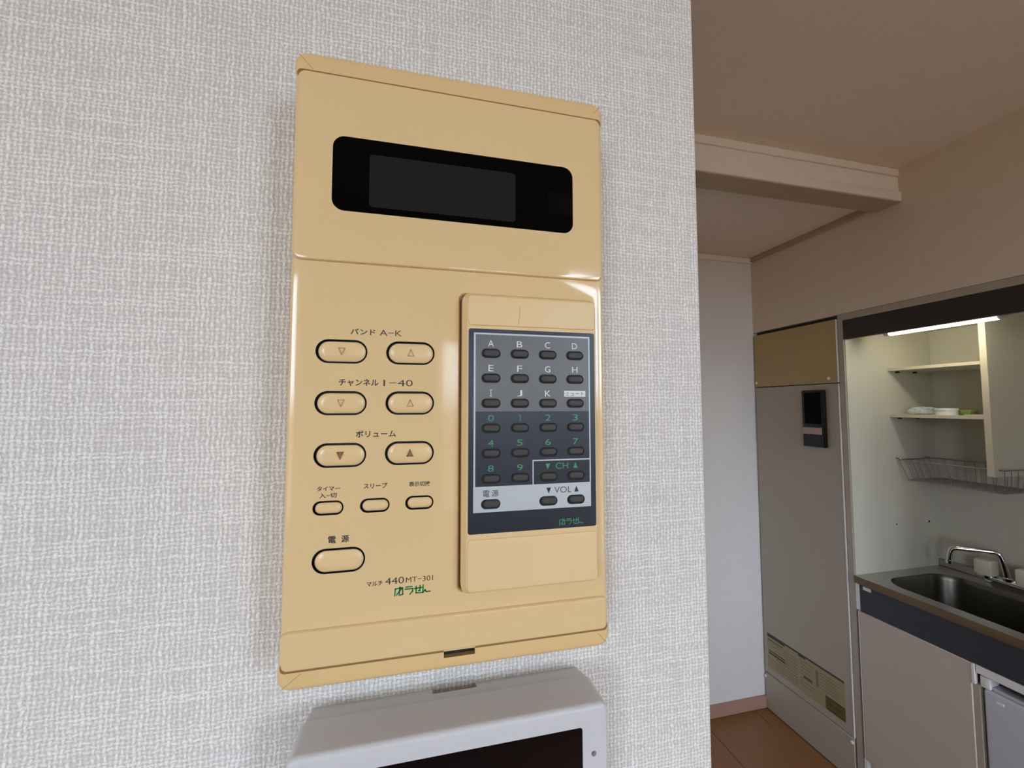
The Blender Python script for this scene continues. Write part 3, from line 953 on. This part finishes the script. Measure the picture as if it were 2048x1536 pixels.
# things left on the lower shelf
zsh = 1.4835
rc = thing('round_container', 'white round plastic tub on the lower open shelf', 'container', (2.015, Y(1.150), zsh))
cyl('tub', (2.015, Y(1.150), zsh), 'z', 0.031, 0.018, 'white_item', rc, 32)
cyl('lid', (2.015, Y(1.150), zsh + 0.018), 'z', 0.0335, 0.008, 'white_item', rc, 32, bev=0.0015)
bm = bmesh.new()
bmesh.ops.create_icosphere(bm, subdivisions=4, radius=1.0)
for v in bm.verts:
    q = v.co.copy()
    n_ = 0.14 * math.sin(7 * q.x + 3 * q.z) * math.sin(6 * q.y + 2) + 0.10 * math.sin(13 * q.y + 5 * q.x) + 0.06 * math.sin(21 * q.z + 17 * q.x)
    q *= 1 + n_
    v.co = Vector((2.03 + q.x * 0.036, Y(1.235) + q.y * 0.043, zsh + 0.0145 + max(-0.0145, q.z * 0.0165)))
me = bpy.data.meshes.new('plastic_bag')
bm.to_mesh(me)
bm.free()
me.materials.append(M['film'])
pb = thing('plastic_bag', 'crumpled clear plastic bag beside white tub on lower shelf', 'plastic bag', (2.03, Y(1.235), zsh))
fo = add('film', me, pb)
fo.location = -pb.location
box('contents', 2.012, 2.050, Y(1.215), Y(1.262), zsh + 0.002, zsh + 0.020, 'white_item', pb, 0.004, 2)
tag(box('green_object', 2.040, 2.085, Y(1.092), Y(1.128), zsh, zsh + 0.020, 'green_item', None, 0.005, 2), 'small green object right behind the white round tub', 'object')
tag(box('paper_sheet', 1.985, 2.10, Y(1.022), Y(1.082), zsh, zsh + 0.0035, 'paper_item', None, 0.0008, 1), 'thin flat yellowish sheet lying by the shelf divider', 'paper')

# ------------------------------------------------------------------ sink counter
ZT = 0.835
sc_ = thing('sink_counter', 'stainless steel counter with long deep sink in the kitchenette', 'sink', (K, Y(0.75), 0.70))
cx0, cx1, cyy0, cyy1 = K - 0.006, XB, YA0 + 0.021, YA1 - 0.0035
def crr(x0, x1, y0, y1, r, n=6):
    return rrect(x0, x1, y0, y1, r, n)
outer = [(cx0, cyy0), (cx1, cyy0), (cx1, cyy1), (cx0, cyy1)]
basin = crr(1.782, 2.118, Y(0.66), Y(1.256), 0.085, 10)
V = [(p[0], p[1], ZT) for p in outer + basin]
Fc = [tuple(t) for t in tessellate_polygon([[Vector((p[0], p[1], 0)) for p in outer], [Vector((p[0], p[1], 0)) for p in basin]])]
mesh('steel_top', V, Fc, 'steel', sc_)
V, Fc = [], []
bxc, byc = 1.95, Y(0.958)
levels = [(1.0, 0.0), (0.985, -0.006), (0.965, -0.020), (0.945, -0.150), (0.90, -0.172), (0.80, -0.180)]
for s_, dz in levels:
    V += [(bxc + (p[0] - bxc) * s_, byc + (p[1] - byc) * (1 - (1 - s_) * 0.6), ZT + dz) for p in basin]
kb = len(basin)
for q in range(len(levels) - 1):
    for j in range(kb):
        Fc.append((q * kb + j, q * kb + (j + 1) % kb, (q + 1) * kb + (j + 1) % kb, (q + 1) * kb + j))
Fc.append(tuple((len(levels) - 1) * kb + j for j in range(kb)))
mesh('basin', V, Fc, 'basin', sc_, smooth=True)
box('front_edge', K - 0.010, K - 0.004, cyy0, cyy1, 0.808, ZT + 0.0005, 'edge_reflection', sc_, 0.0015, 2)
box('backsplash', 2.196, XB, cyy0, cyy1, ZT, ZT + 0.028, 'steel', sc_, 0.002, 1)

bcab = thing('base_cabinet', 'beige cabinet door with charcoal apron under the sink', 'cabinet', (K, Y(1.13), 0))
boxes('carcass', [(K + 0.022, 2.20, Y(0.952), YA1 - 0.002, 0.02, 0.64)], 'cream', bcab)
ap = box('apron', K - 0.001, K + 0.014, YA0 + 0.021, Y(1.296), 0.703, 0.8075, 'apron', bcab)
box('filler_strip', K - 0.001, K + 0.014, Y(1.297), Y(1.312), 0.703, 0.8075, 'panel_edge', bcab)
box('apron_sticker', K - 0.0018, K - 0.001, Y(1.254), Y(1.283), 0.790, 0.803, 'screw', ap)
dr_ = box('door', K - 0.003, K + 0.017, Y(0.9665), Y(1.3005), 0.134, 0.700, 'door_beige', bcab, 0.0015, 1)
boxes('edge_strip', [(K - 0.003, K + 0.017, Y(1.3015), Y(1.3045), 0.134, 0.700)], 'panel_edge', dr_)
box('door_catch', K - 0.0045, K + 0.010, Y(0.9575), Y(0.966), 0.638, 0.7005, 'screw', dr_, 0.001, 1)
box('stile', K + 0.002, K + 0.020, Y(0.951), Y(0.9655), 0.02, 0.640, 'panel_beige', bcab)
box('toe_kick', K + 0.03, K + 0.045, Y(0.952), YA1 - 0.003, 0.0, 0.13, 'apron', bcab)
box('toe_leg', K - 0.001, K + 0.014, Y(1.2965), Y(1.309), 0.0, 0.132, 'panel_edge', bcab)
box('fridge_rail', K - 0.002, K + 0.016, YA0 + 0.021, Y(0.956), 0.676, 0.7015, 'panel_edge', bcab, 0.001, 1)

fr = thing('mini_fridge', 'pale grey mini fridge under the counter right of cabinet door', 'fridge', (K, Y(0.7), 0))
box('body', K + 0.055, 2.19, Y(0.46), Y(0.944), 0.01, 0.640, 'fridge', fr, 0.006, 2)
box('door', K + 0.004, K + 0.050, Y(0.46), Y(0.944), 0.02, 0.636, 'fridge', fr, 0.008, 3)
box('handle_lip', K + 0.010, K + 0.050, Y(0.47), Y(0.925), 0.637, 0.648, 'fridge', fr, 0.003, 2)
box('hinge_cover', K + 0.002, K + 0.045, Y(0.926), Y(0.949), 0.6375, 0.672, 'panel_edge', fr, 0.003, 2)
box('badge', K + 0.0025, K + 0.0042, Y(0.898), Y(0.914), 0.608, 0.616, 'screw', fr, 0.0005, 1)

# ------------------------------------------------------------------ tap
tp = thing('faucet', 'chrome two-handle tap with bent spout and beige knobs behind the sink', 'faucet', (2.17, Y(1.085), ZT))
tube('mixer_body', [(2.165, Y(1.165), 0.858), (2.165, Y(0.985), 0.858)], 0.013, 'chrome', tp, 16)
tube('spout', [(2.162, Y(1.082), 0.862), (2.158, Y(1.090), 0.925), (2.153, Y(1.096), 0.962), (2.135, Y(1.122), 0.962), (2.105, Y(1.165), 0.958), (2.083, Y(1.196), 0.956), (2.078, Y(1.204), 0.935), (2.077, Y(1.206), 0.898)], 0.0095, 'chrome', tp, 14, smooth_path=2)
cyl('spout_collar', (2.162, Y(1.082), 0.862), 'z', 0.015, 0.014, 'chrome', tp, 18, bev=0.003)
cyl('spout_tip', (2.077, Y(1.206), 0.905), '-z', 0.0115, 0.014, 'chrome', tp, 18, bev=0.002)
for yy in (1.135, 1.022):
    k_ = box('knob', 2.125, 2.172, Y(yy) - 0.026, Y(yy) + 0.026, 0.868, 0.926, 'handle_beige', tp, 0.006, 3)
    cyl('knob_stem', (2.15, Y(yy), 0.856), 'z', 0.012, 0.018, 'chrome', k_, 16)
for yy in (1.14, 1.01):
    cyl('wall_elbow', (2.165, Y(yy), 0.852), 'x', 0.014, 0.03, 'chrome', tp, 16)
